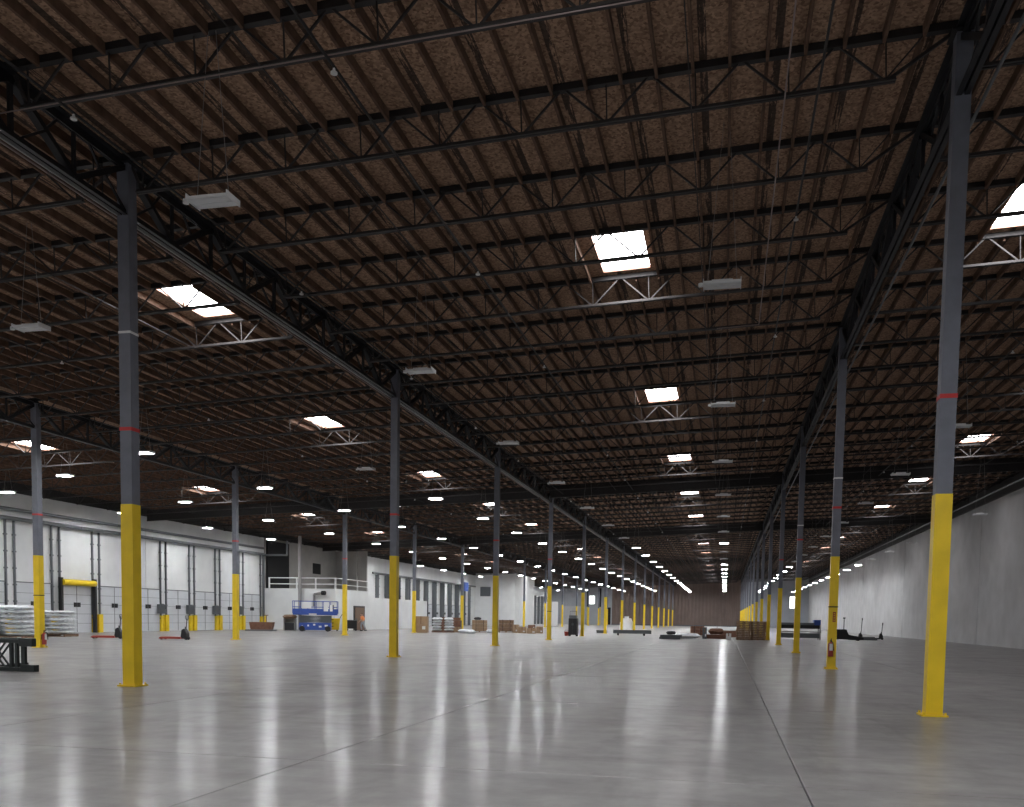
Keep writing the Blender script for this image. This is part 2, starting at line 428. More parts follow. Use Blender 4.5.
# yellow rolled hood with black guides: one near, one far
def hood(y, lab):
    t = thing('door_hood', lab, 'door hood', (XL+.17, y-.12, 0), 0, 'yellow door hoods')
    MB().cyl((.2, -DW/2-.12, 3.32), (.2, DW/2+.1, 3.32), .2, 20).build('roller', M['yellow'], t)
    for s in (-1, 1):
        MB().box(0, .24, s*(DW/2+.16)-.09, s*(DW/2+.16)+.09, 0, 3.62).build('side_guide', M['black'], t)
hood(48.3+3.79, 'yellow rolled hood with black guides over a dock door behind wrapped pallets')
hood(106.2+3.79*2, 'yellow rolled hood with black guides on the far dock wall')

# pipes and brackets along the left wall
def wallpipe(z, r, y0, y1, label, m='track', off=.35):
    t = thing('wall_pipe', label, 'pipe', (XL, y0, 0), 0, 'pipes along the dock wall')
    MB().cyl((off, 0, z), (off, y1-y0, z), r, 10).build('pipe_run', M[m], t)
    y = 1.0
    while y < y1-y0: MB().box(.0, off+r, y-.03, y+.03, z-.05, z+.05).build('bracket', M['steel'], t); y += 3.79
wallpipe(7.5, .10, 36, 76.5, 'upper dark pipe running along the white dock wall', 'track')
wallpipe(6.95, .12, 36, 76.5, 'lower dark pipe running just above the tall door tracks', 'track')
wallpipe(6.6, .13, 103, 149, 'dark pipe along the far dock wall beyond the mezzanine', 'track')
dp = thing('drain_pipe', 'dark vertical pipe where the dock wall meets the white mezzanine wall', 'pipe', (XL+.17, 76.78, 0))
MB().cyl((0, 0, 0), (0, 0, 6.9), .11).build('riser', M['track'], dp)
MB().cyl((0, 0, 6.9), (2.4, 0, 6.9), .1).cyl((2.4, 0, 6.9), (2.4, 0, 8.2), .1).build('elbow_run', M['track'], dp)

# ------------------------------------------------------------------ mezzanine block at the end of the dock wall
MX, MY0, MY1, MY2, MZ = -35.0, 77.0, 84.8, 103.0, 3.78
mz = struct(MB().box(XL+.003, MX, MY0, MY1, 0, MZ).build('wall_mezzanine', M['wallw']))
MB().box(XL+.003, MX+.01, MY1, MY2, 0, 3.25).build('lower_wall', M['wallw'], mz)
MB().box(XL+.003, MX+.02, MY0-.03, MY1, MZ, MZ+.06).build('deck_edge', M['wallw'], mz)
up_ = struct(MB().box(XL+.003, -38.6, 93.0, 93.2, 3.25, deck(-40)-.9).build('wall_upper', M['walld']))
for x in (-41.2, -39.9): MB().box(x-.25, x+.25, 92.7, 93.0, 3.25, deck(x)-.95).build('pilaster', M['walld'], up_)
MB().box(XL+.004, XL+.08, 77.2, 92.9, MZ+.07, deck(XL)-.35).build('grey_shade_sheet', M['walld'], up_)  # grey sheet over the left wall, its shadow put into the colour
MB().box(XL+.085, XL+.3, 77.4, 81.6, MZ+.08, 8.3).build('alcove_shade', M['dark'], up_)  # near-black slab paints the shadow of an alcove
MB().box(XL+.085, XL+.14, 87.2, 89.0, 5.7, 6.8).build('dark_vent', M['dark'], up_)
gr = thing('guard_rail', 'white steel guard rail along the edge of the mezzanine', 'guard rail', (0, 0, MZ+.06))
for z in (.42, .98):
    MB().bar((XL+.6, MY0+.08, z), (MX-.05, MY0+.08, z), .09).build('rail', M['white'], gr)
    MB().bar((MX-.05, MY0+.08, z), (MX-.05, MY1-.05, z), .06).build('rail', M['white'], gr)
for x in (XL+.6, -38.9, -37.0, MX-.05): MB().cbox(x, MY0+.08, 0, .12, .12, 1.0).build('post', M['white'], gr)
for y in (79.6, 82.2, MY1-.08): MB().cbox(MX-.05, y, 0, .07, .07, 1.0).build('post', M['white'], gr)
pc = thing('pipe_column', 'slender pale pipe column standing in front of the mezzanine wall', 'column', (-38.35, 76.6, 0))
MB().cyl((0, 0, 0), (0, 0, deck(-38)-.8), .16, 14).build('shaft', M['pipe'], pc); MB().cbox(0, 0, 0, .5, .5, .03).build('base_plate', M['pipe'], pc)
ex = thing('exhaust_duct', 'grey elbow duct with a dark end on the mezzanine wall above the blue lift', 'duct', (-37.0, 76.75, 0))
MB().cyl((0, 0, 2.2), (0, 0, 3.3), .12).cyl((0, 0, 3.3), (.75, 0, 3.45), .12).build('elbow', M['pipe'], ex)
MB().cyl((.75, 0, 3.45), (1.1, 0, 3.45), .2).build('nozzle', M['black'], ex)
MB().box(-.05, .05, 0, .24, 2.6, 2.7).build('bracket', M['pipe'], ex)
door_b = struct(MB().box(MX+.003, MX+.09, 81.1, 83.7, 0, 2.35).build('door_50', M['black']))
MB().box(MX+.09, MX+.12, 81.3, 83.5, .02, 2.2).build('door_leaf', M['doorbrown'], door_b)
MB().box(MX+.12, MX+.18, 81.45, 81.55, 1.0, 1.15).build('door_handle', M['greym'], door_b)
# second white block further down the dock wall
struct(MB().box(XL+.003, -35.2, 150, 166, 0, deck(-38.5)-.45).build('wall_block', M['wallw']))
sg = tag(MB().box(-41.3, -39.5, 149.85, 149.997, 5.0, 6.6).build('wall_sign', M['greym']), 'dark square panel high on the far white block', 'sign')
bl = thing('banner_bracket', 'blue bracket panel beside the dark square panel on the far wall', 'bracket', (-41.7, 141, 0))
MB().box(0, .5, -1.2, 1.2, 5.6, 7.0).build('panel', M['blue'], bl)
op = struct(MB().box(XL+.003, XL+.1, 192.2, 197.8, 0, 4.4).build('door_60', M['black']))
MB().box(XL+.1, XL+.13, 192.5, 197.5, .03, 4.2).build('daylight_pane', M['daywin'], op)

# ------------------------------------------------------------------ columns
CW = .255
HY = 3.69
cm = {}
cm['sleeve'] = MB().cbox(0, 0, .03, CW+.012, CW+.012, HY-.03).mesh('yellow_sleeve', M['yellow'])
cm['plate'] = MB().cbox(0, 0, 0, .42, .42, .03).mesh('base_plate', M['yellow'])
cm['bolt'] = MB().cyl((0, 0, .03), (0, 0, .07), .018, 6).mesh('bolt', M['yellow'])
cm['tape'] = MB().cbox(0, 0, 0, CW+.016, CW+.016, .07).mesh('red_tape', M['redtape'])
cm['wtape'] = MB().cbox(0, 0, 0, CW+.016, CW+.016, .045).mesh('white_tape', M['white'])
cm['strap'] = MB().cbox(0, 0, 0, CW+.03, CW+.03, .035).mesh('black_strap', M['black'])
rows = [(XA, 'row left of the central aisle', 0, 14), (XB, 'row right of the central aisle', 0, 14), (XC, 'row nearest the dock doors', 1, 14)]
colmesh = {}
for x, nm, k0, k1 in rows:
    h = deck(x)-.2
    sh = MB().cbox(0, 0, .03, CW, CW, h-.03).mesh('shaft', M['colgrey'])
    cap = MB().cbox(0, 0, h-.03, .42, .42, .03).mesh('cap_plate', M['girder'])
    for k in range(k0, k1):
        y = Y0+S*k
        if y > YF-3: continue
        t = thing('steel_column', 'grey steel column with yellow base, %s in the %s' % (ORD[k-k0], nm), 'column', (x, y, 0), 0, 'yellow-based roof columns')
        put('shaft', sh, t); put('yellow_sleeve', cm['sleeve'], t); put('base_plate', cm['plate'], t); put('cap_plate', cap, t)
        if k < 4:
            for sx in (-.17, .17):
                for sy in (-.17, .17): put('bolt', cm['bolt'], t, (sx, sy, 0))
            put('red_tape', cm['tape'], t, (0, 0, {XA: 5.15, XB: 5.24, XC: 5.28}[x] if k < 2 else 5.5))
        if (x == XA and k == 0) or (x == XB and k in (1, 2)): put('white_tape', cm['wtape'], t, (0, 0, 7.06 if x == XA else 6.2))
        if x == XB and k == 1: put('black_strap', cm['strap'], t, (0, 0, 2.03))
        if x == XC and k == 1: put('black_strap', cm['strap'], t, (0, 0, 2.08))
        if x == XA and k == 3: put('black_strap', cm['strap'], t, (0, 0, 1.95))
def extinguisher(loc, dirx, diry, label):
    e = thing('fire_extinguisher', label, 'extinguisher', loc, math.atan2(diry, dirx), 'fire extinguishers on columns')
    MB().cyl((0, 0, 0), (0, 0, .42), .085, 16).cyl((0, 0, .42), (0, 0, .48), .085, 16, .03).build('cylinder', M['red'], e)
    MB().cyl((0, 0, .48), (0, 0, .55), .025).bar((-.02, 0, .55), (.1, 0, .58), .02, .03).build('valve', M['black'], e)
    MB().path([(.03, 0, .52), (.12, .05, .45), (.1, .08, .2)], .014, 6).build('hose', M['rubber'], e)
    MB().box(.05, .09, -.05, .05, .2, .42).build('tag', M['white'], e)
    MB().box(-.11, -.07, -.03, .03, .2, .4).build('bracket', M['black'], e)
extinguisher((XB-.05, Y0+S-CW/2-.125, .42), 0, -1, 'red fire extinguisher with white tag on the second right-hand yellow column')
extinguisher((XC+CW/2+.125, Y0+S-.05, .12), 1, 0, 'red fire extinguisher low on the yellow column behind the black rack')
sn = tag(MB().box(XB-.015, XB+.075, Y0+S-CW/2-.024, Y0+S-CW/2-.0085, 1.55, 1.88).build('safety_sign', M['red']), 'narrow red upright sign on yellow column above the extinguisher', 'sign')
for q in range(5): MB().box(XB+.008, XB+.052, Y0+S-CW/2-.028, Y0+S-CW/2-.0245, 1.58+q*.058, 1.605+q*.058).build('sign_mark', M['yellow'], sn)

# ------------------------------------------------------------------ skylights as things
def sky_label(nm, k):
    return 'bright white skylight, %s along the roof above the %s' % (ORD[k], nm) if k >= 0 else 'white skylight behind the camera above the %s' % nm
kb = MB(); zt = .35; e = .04
kb.box(-SW/2, -SW/2+e, -SH/2, SH/2, -.005, zt).box(SW/2-e, SW/2, -SH/2, SH/2, -.005, zt)
kb.box(-SW/2+e, SW/2-e, -SH/2, -SH/2+e, -.005, zt).box(-SW/2+e, SW/2-e, SH/2-e, SH/2, -.005, zt)
kbm = kb.mesh('curb', M['curb'])
dm = MB()
nx, ny = 6, 8
for j in range(ny+1):
    for i in range(nx+1):
        u, v = -1+2*i/nx, -1+2*j/ny
        dm.v.append((u*(SW/2-.005), v*(SH/2-.005), .02+.10*(1-u*u)*(1-v*v)))
dm.f = [(j*(nx+1)+i, (j+1)*(nx+1)+i, (j+1)*(nx+1)+i+1, j*(nx+1)+i+1) for j in range(ny) for i in range(nx)]
dmm = dm.mesh('dome_pane', M['pane'])
for x, y, nm, k in SKY:
    if y > YF-2: continue
    t = thing('skylight', sky_label(nm, k), 'skylight', (x, y, deck(x)), 0, 'skylights in the roof'); t.rotation_euler = (0, TILT, 0)
    put('curb', kbm, t); put('dome_pane', dmm, t, (0, 0, .05))

# ------------------------------------------------------------------ hanging lamps, staggered rows
LH = 8.0
hs = MB().box(-.35, .35, -.185, .185, .012, .05).box(-.36, -.345, -.2, .2, -.01, .09).box(.345, .36, -.2, .2, -.01, .09).box(-.2, .2, -.07, .07, .05, .11)
hsm = hs.mesh('housing', M['lamp'])
lo = MB()
for q in (-1, 1): lo.box(-.34, .34, q*.09-.075, q*.09+.075, 0, .012)
lens_off = lo.mesh('lens', M['lensoff']); lens_on = lo.mesh('lens', M['lenson'])
sen = MB().cyl((-.40, -.12, -.03), (-.40, -.12, .03), .05, 10).mesh('sensor', M['lamp'])
lamp_rows = [(-39.2, 1, 'row beside the dock doors'), (-31.4, 0, 'second row from the dock doors'), (-23.5, 1, 'row left of the middle column row'), (-15.85, 0, 'row just left of the near columns'),
             (-8.1, 1, 'row at the left of the central aisle'), (-.25, 0, 'row at the right of the central aisle'), (7.3, 1, 'row just right of the right-hand columns'), (14.5, 0, 'row beside the right wall')]
def is_lit(r, y):
    if r <= 2: return True
    if r == 3: return y > 45
    if r == 4: return y > 80
    if r == 5: return 75 < y < 80 or y > 104
    if r == 6: return y > 110
    return y > 100
for r, (x, odd, nm) in enumerate(lamp_rows):
    n = 0
    for k in range(-3, 21):
        y = (13.2 if odd else 18.2)+9.95*k
        if r == 6: y = 12.4+9.95*k
        if y > YF-4: break
        if r == 3 and k == 1: continue
        if x < MX+1 and 77 < y < 93.5 and r == 0: continue
        if x < -35 and 149 < y < 167: continue
        on = is_lit(r, y)
        if k < 0 and r > 3: on = True  # unseen lamps added behind the camera, kept lit to brighten the near floor
        lab = '%s flat white hanging lamp, %s in the %s' % ('lit' if on else 'unlit', ORD[n], nm) if k >= 0 else 'added unseen lamp %s behind the camera in the %s' % (ORD[-k-1].replace('nearest', 'first'), nm)
        t = thing('hanging_lamp', lab, 'lamp', (x, y, LH), 0, 'hanging high-bay lamps'); n += 1 if k >= 0 else 0
        put('housing', hsm, t); put('lens', lens_on if on else lens_off, t); put('sensor', sen, t)
        top = deck(x)-LH
        for q in (-.28, .28): MB().cyl((q, 0, .05), (q*.2, 0, top), .006, 4).build('hanger_wire', M['wire'], t)

# ------------------------------------------------------------------ sprinkler pipes with white heads
hd = MB().cyl((0, 0, -.06), (0, 0, 0), .03, 10, .018).cyl((0, 0, -.085), (0, 0, -.06), .055, 10).mesh('sprinkler_head', M['white'])
for i, (x, y0, dy, nm) in enumerate(((-10.77, 13.4, 8.2, 'beside the left column row'), (-6.13, 13.38, 8.25, 'left of the central skylights'), (1.23, 12.5, 8.18, 'right of the central skylights'), (9.0, 16.6, 8.2, 'over the right-hand bay'), (-20.5, 16.6, 8.2, 'over the left bay'))):
    t = thing('sprinkler_pipe', 'thin sprinkler pipe with white heads under the roof %s' % nm, 'sprinkler pipe', (x, 0, deck(x)-.86), 0, 'sprinkler pipes')
    MB().cyl((0, 5, 0), (0, YF-1, 0), .022, 8).build('pipe_run', M['steel'], t)
    y = y0
    while y < 100: put('sprinkler_head', hd, t, (0, y, -.02)); y += dy
# pipes beside the left girder
for i, (dx, r, m_) in enumerate(((-.36, .03, 'pipe'), (-.56, .02, 'conduit'))):
    z = deck(XA)-1.05+.05*i
    t = thing('girder_pipe', ['pale pipe running beside the left roof girder', 'thin conduit running just outside the pale girder pipe'][i], 'pipe', (XA+dx, 4, z))
    MB().cyl((0, 0, 0), (0, YF-5, 0), r, 10).build('pipe_run', M[m_], t)
    for q in range(8): MB().bar((0, 6+q*DJ*2, 0), (0, 6+q*DJ*2, .85), .02).build('hanger', M['steel'], t)
z = deck(XB)-1.1
t = thing('girder_pipe', 'grey pipe running beside the right roof girder', 'pipe', (XB+.4, 4, z))
MB().cyl((0, 0, 0), (0, YF-5, 0), .03, 10).build('pipe_run', M['track'], t)
# conduit along the underside of the nearest joist and the one running down the aisle
t = thing('roof_conduit', 'thin pinkish conduit along the underside of the nearest roof joist', 'conduit', (0, Y0-DJ-.09, 0))
MB().cyl((XC, 0, deck(XC)-.83), (XB, 0, deck(XB)-.83), .011, 6).build('conduit_run', M['conduit'], t)
t = thing('roof_conduit', 'pale conduit running straight down the aisle below the joists', 'conduit', (0, 0, 0))
MB().cyl((.71, 8, deck(.71)-.84), (.71, 27.9, deck(.71)-.84), .013, 6).cyl((.71, 27.9, deck(.71)-.84), (-.5, 27.9, deck(-.5)-.84), .013, 6).build('conduit_run', M['conduit'], t)
t = thing('wall_strut_pipe', 'long dark pipe running high beside the right wall', 'pipe', (XR-1.1, 10, deck(XR)-1.25))
MB().cyl((0, 0, 0), (0, YF-12, 0), .06, 8).build('pipe_run', M['track'], t)
for q in range(14): MB().bar((0, 5+q*S, 0), (0, 5+q*S, 1.15), .03).bar((0, 5+q*S, 0), (1.08, 5+q*S, .5), .03).build('hanger', M['steel'], t)

def ground(px, py, dy=0.):
    """floor point seen at a pixel of the photograph, pushed back by dy metres"""
    d = fw+r2*((px-CX)/F)-u2*((py-CY)/F); t_ = -EYE.z/d.z
    return d.x*t_+dy*d.x/d.y, d.y*t_+dy
# ------------------------------------------------------------------ goods and machines on the floor
def pallet(label, x, y, rz=0, n=1, w=1.2, d=1.0, group='wooden pallets'):
    t = thing('pallet', label, 'pallet', (x, y, 0), rz, group)
    pallet_parts(t, w, d, 0); return t
def pallet_parts(t, w, d, z):
    for i in range(6):
        yy = -d/2+.05+i*(d-.1)/5
        MB().box(-w/2, w/2, yy-.05, yy+.05, z+.115, z+.135).build('deck_board', M['pallet'], t)
    for xx in (-w/2+.05, 0, w/2-.05): MB().box(xx-.045, xx+.045, -d/2, d/2, z+.02, z+.115).build('stringer', M['pallet'], t)
    for yy in (-d/2+.06, 0, d/2-.06): MB().box(-w/2, w/2, yy-.05, yy+.05, z, z+.02).build('bottom_board', M['pallet'], t)
def pillow(w, d, h, seed):
    rnd = random.Random(seed); m_ = MB(); nx, ny = 8, 6
    for side in (0, 1):
        for j in range(ny+1):
            for i in range(nx+1):
                u, v = -1+2*i/nx, -1+2*j/ny
                k = (1-abs(u)**5)*(1-abs(v)**5)
                zz = h/2+(1 if side else -1)*h/2*(k**.5)+(rnd.uniform(-.02, .02) if k > 0 else 0)
                m_.v.append((u*w/2+(rnd.uniform(-.02, .02)), v*d/2+rnd.uniform(-.02, .02), max(0.0, zz)))
    o = (nx+1)*(ny+1)
    for j in range(ny):
        for i in range(nx):
            a = j*(nx+1)+i; q = (a, a+1, a+nx+2, a+nx+1)
            m_.f.append(tuple(reversed(q))); m_.f.append(tuple(o+c for c in q))
    ring = [i for i in range(nx+1)]+[j*(nx+1)+nx for j in range(1, ny+1)]+[ny*(nx+1)+i for i in range(nx-1, -1, -1)]+[j*(nx+1) for j in range(ny-1, 0, -1)]
    for a, b in zip(ring, ring[1:]+ring[:1]): m_.f.append((a, b, o+b, o+a))
    return m_
def bag_stack(x, y, label, plabel, layers, w, d, seed, rz=0):
    pl = pallet(plabel, x, y, rz, w=w, d=d)
    rnd = random.Random(seed); z = .137; LN = ('bottom', 'second', 'third', 'fourth', 'fifth', 'sixth', 'top')
    for L in range(layers):
        h = rnd.uniform(.15, .27)
        for c in (-1, 1):
            o = tag(pillow(w*rnd.uniform(.40, .47), d*rnd.uniform(.85, 1.05), h, seed*50+L*2+c).build('wrapped_bale', M['bag']), '%s, %s layer %s' % (label, 'top' if L == layers-1 else LN[L], 'left' if c < 0 else 'right'), 'wrapped bale', 'bales on ' + plabel)
            ox = c*w*.262+rnd.uniform(-.03, .03)
            o.location = (x+ox*math.cos(rz), y+ox*math.sin(rz), z); o.rotation_euler = (0, 0, rz+rnd.uniform(-.10, .10))
        z += h+.022
bag_stack(-36.3, 39.6, 'white bale left of the yellow column', 'low pallet under the white bales left of the yellow column', 7, 2.6, 1.6, 3, .2)
bag_stack(-37.6, 44.4, 'white bale before the yellow door hood', 'low pallet under the white bales before the yellow door hood', 6, 2.2, 1.5, 5, .2)

def pallet_jack(x, y, rz, label, m_='red', handle=1.25):
    t = thing('pallet_jack', label, 'pallet jack', (x, y, 0), rz, 'pallet jacks')
    for s in (-1, 1):
        MB().prism([(-.62, .05), (.65, .05), (.65, .16), (-.5, .16), (-.62, .1)], s*.2-.075, s*.2+.075).build('fork', M[m_], t, .008)
        MB().cyl((-.5, s*.2-.05, .045), (-.5, s*.2+.05, .045), .045, 12).build('load_wheel', M['black'], t)
    MB().prism([(.6, .08), (.95, .08), (.95, .35), (.8, .62), (.66, .55), (.6, .2)], -.16, .16).build('pump_body', M['black'], t, .015)
    MB().cyl((.82, 0, .3), (.82, 0, .72), .05, 10).build('ram', M['greym'], t)
    for s in (-1, 1): MB().cyl((.9, s*.1-.035, .1), (.9, s*.1+.035, .1), .1, 14).build('steer_wheel', M['rubber'], t)
    hdl = MB().cyl((.84, 0, .5), (.9, 0, handle), .025, 8).build('handle', M['black'], t)
    MB().path([(.9, 0, handle-.2), (.9, .16, handle-.08), (.9, .16, handle+.05), (.9, -.16, handle+.05), (.9, -.16, handle-.08), (.9, 0, handle-.2)], .018, 6).build('grip', M['black'], hdl)
    return t
pallet_jack(-33.0, 42.8, .25, 'red pallet jack parked in front of the yellow-hooded dock door')
pallet_jack(-29.4, 43.6, .05, 'red pallet jack standing between the two left yellow columns')

# black lattice frame at the left edge of the picture
t = thing('lattice_frame', 'black steel lattice frame lying on the floor beside the left columns', 'steel frame', (-17.09, 19.3, 0))
for yy in (-.35, .35):
    MB().box(-3.6, .5 if yy < 0 else -.1, yy-.06, yy+.06, 0, .10).build('base_beam', M['rack'], t, .01)
    MB().box(-3.6, .2 if yy < 0 else -.1, yy-.05, yy+.05, .70, .80).build('top_beam', M['rack'], t, .01)
    for xx in (.2, 0, -.16, -1.9, -2.2, -3.4):
        if yy > 0 and xx > -1: continue
        MB().box(xx-.035-(.02 if xx > .1 else 0), xx+.035+(.02 if xx > .1 else 0), yy-.04, yy+.04, .10, .70).build('post', M['rack'], t)
    if yy < 0:
        for a in (-.2, -.36, -.52, -.68, -.84, -1.0, -1.3):
            MB().bar((a, yy-.01, .11), (a-.5, yy-.01, .70), .04, .03).build('lattice_bar', M['rack'], t); MB().bar((a-.5, yy+.02, .11), (a, yy+.02, .70), .04, .03).build('lattice_bar', M['rack'], t)
MB().box(.1, .5, -.42, -.28, .62, .82).build('end_block', M['rack'], t, .01); MB().box(.14, .56, -.43, -.27, .0, .17).build('end_block', M['rack'], t, .01)
for xx in (-.3, -1.2, -2.9): MB().box(xx-.06, xx+.06, -.29, .29, .10, .18).build('cross_beam', M['rack'], t)
MB().box(-.75, -.5, -.425, -.411, .02, .08).build('label_plate', M['white'], t)

# brown lumber crate and bin
t = thing('lumber_crate', 'brown wooden crate on low boards beside the dark drain pipe', 'crate', (*ground(262, 631, .4), 0), .3)
for i in range(4): MB().box(-1.3+i*.12, 1.0+i*.05, -.5+i*.26, -.28+i*.26, 0, .12).build('board', M['greym'], t)
MB().prism([(-.85, .13), (.85, .13), (.98, .75), (-.98, .75)], -.5, .5).build('crate_body', M['planks'], t)
for q in (.3, .5): MB().box(-.9, .9, -.53, -.505, q, q+.05).build('batten', M['planks'], t)
MB().cyl((.35, .1, .75), (.35, .1, 1.35), .03).box(.2, .5, .05, .15, 1.3, 1.36).build('tool_handle', M['planks'], t)
t = thing('tool_bin', 'grey brown open-front bin with a lumpy cover beside the blue lift', 'bin', (*ground(290, 631, .4), 0), .3)
MB().box(-.5, -.42, -.4, .4, 0, 1.1).box(.42, .5, -.4, .4, 0, 1.1).box(-.42, .42, .33, .4, 0, 1.1).box(-.42, .42, -.4, .33, 0, .06).build('bin_body', M['walld'], t)
lid = pillow(1.15, .95, .35, 77).build('cover', M['pallet'], t); lid.location = (0, 0, 1.06)
MB().box(-.4, .4, -.3, .3, .06, .7).build('load', M['black'], t)

def scissor_lift(x, y, rz, label, L=3.4):
    t = thing('scissor_lift', label, 'scissor lift', (x, y, 0), rz, 'blue scissor lifts')
    MB().box(-L*.36, L*.36, -.6, .6, .12, .75).build('chassis', M['blue'], t, .03)
    for sx in (-1, 1):
        for sy in (-1, 1): MB().cyl((sx*L*.29, sy*.62-.08, .24), (sx*L*.29, sy*.62+.08, .24), .24, 18).build('wheel', M['rubber'], t)
    for q in range(5):
        z = .78+q*.12
        for s in (-1, 1):
            MB().bar((-L*.36, s*.42, z), (L*.36, s*.42, z+.09), .06, .08).build('scissor_arm', M['greym'], t)
            MB().bar((L*.36, s*.34, z), (-L*.36, s*.34, z+.09), .06, .08).build('scissor_arm', M['greym'], t)
    MB().box(-L*.5, L*.5, -.65, .65, 1.42, 1.56).build('platform', M['blue'], t, .02)
    for s in (-1, 1):
        MB().box(-L*.5, L*.5, s*.65-.02, s*.65+.02, 1.56, 1.95).build('toe_board', M['blue'], t)
        for z in (2.1, 2.6): MB().bar((-L*.5, s*.65, z), (L*.5, s*.65, z), .055).build('rail', M['blue'], t)
        for q in range(7): MB().bar((-L*.5+q*L/6, s*.65, 1.56), (-L*.5+q*L/6, s*.65, 2.6), .05).build('rail_post', M['blue'], t)
    for s in (-1, 1):
        for z in (2.1, 2.6): MB().bar((s*L*.5, -.65, z), (s*L*.5, .65, z), .055).build('end_rail', M['blue'], t)
    MB().box(-L*.30, -L*.08, -.70, -.68, 2.0, 2.55).build('white_placard', M['white'], t)
    MB().box(L*.20, L*.30, -.70, -.68, 1.75, 2.55).box(L*.34, L*.40, -.70, -.68, 1.75, 2.3).build('white_placard', M['white'], t)
    MB().box(-.5, .15, -.665, -.655, 1.45, 1.54).build('name_plate', M['white'], t)
    for q in range(5): MB().box(-L*.3+q*L*.13, -L*.27+q*L*.14, -.615, -.603, .35+.08*(q % 3), .5+.08*(q % 3)).build('decal', M['white'], t)
    MB().box(L*.32, L*.42, -.5, -.2, 1.9, 2.3).build('control_box', M['black'], t)
scissor_lift(*ground(315.5, 631.5, .6), .36, 'large blue scissor lift with lowered platform before the white mezzanine wall', 3.75)
scissor_lift(-40.0, 113.0, 1.2, 'smaller blue scissor lift far off by the dock wall beyond the mezzanine', 2.6)
t = thing('yellow_cart', 'yellow bin cart standing between blue lift and yellow column', 'cart', (*ground(332.5, 631.3, .9), 0), .4)
MB().prism([(-.55, .12), (.55, .12), (.68, 1.15), (-.68, 1.15)], -.45, .45).build('tub', M['yellow'], t, .02)
for z in (.4, .7, 1.0): MB().box(-.5, .1, -.49, -.452, z, z+.06).build('rib', M['black'], t)
for sx in (-.4, .4):
    for sy in (-.3, .3): MB().cyl((sx, sy-.03, .07), (sx, sy+.03, .07), .07, 10).build('caster', M['rubber'], t)
MB().bar((.6, -.3, 1.1), (.85, -.3, 1.5), .04).bar((.6, .3, 1.1), (.85, .3, 1.5), .04).bar((.85, -.3, 1.5), (.85, .3, 1.5), .04).build('push_handle', M['black'], t)
t = thing('black_cart', 'low black cart beside the person in the orange vest', 'cart', (*ground(351.5, 631, 1.4), 0), .4)
MB().box(-.5, .5, -.35, .35, .2, .95).build('box_body', M['black'], t, .03); MB().box(-.55, .55, -.4, .4, .95, 1.0).build('lid', M['greym'], t)
for sx in (-.4, .4):
    for sy in (-.3, .3): MB().cyl((sx, sy-.04, .1), (sx, sy+.04, .1), .1, 12).build('caster', M['rubber'], t)

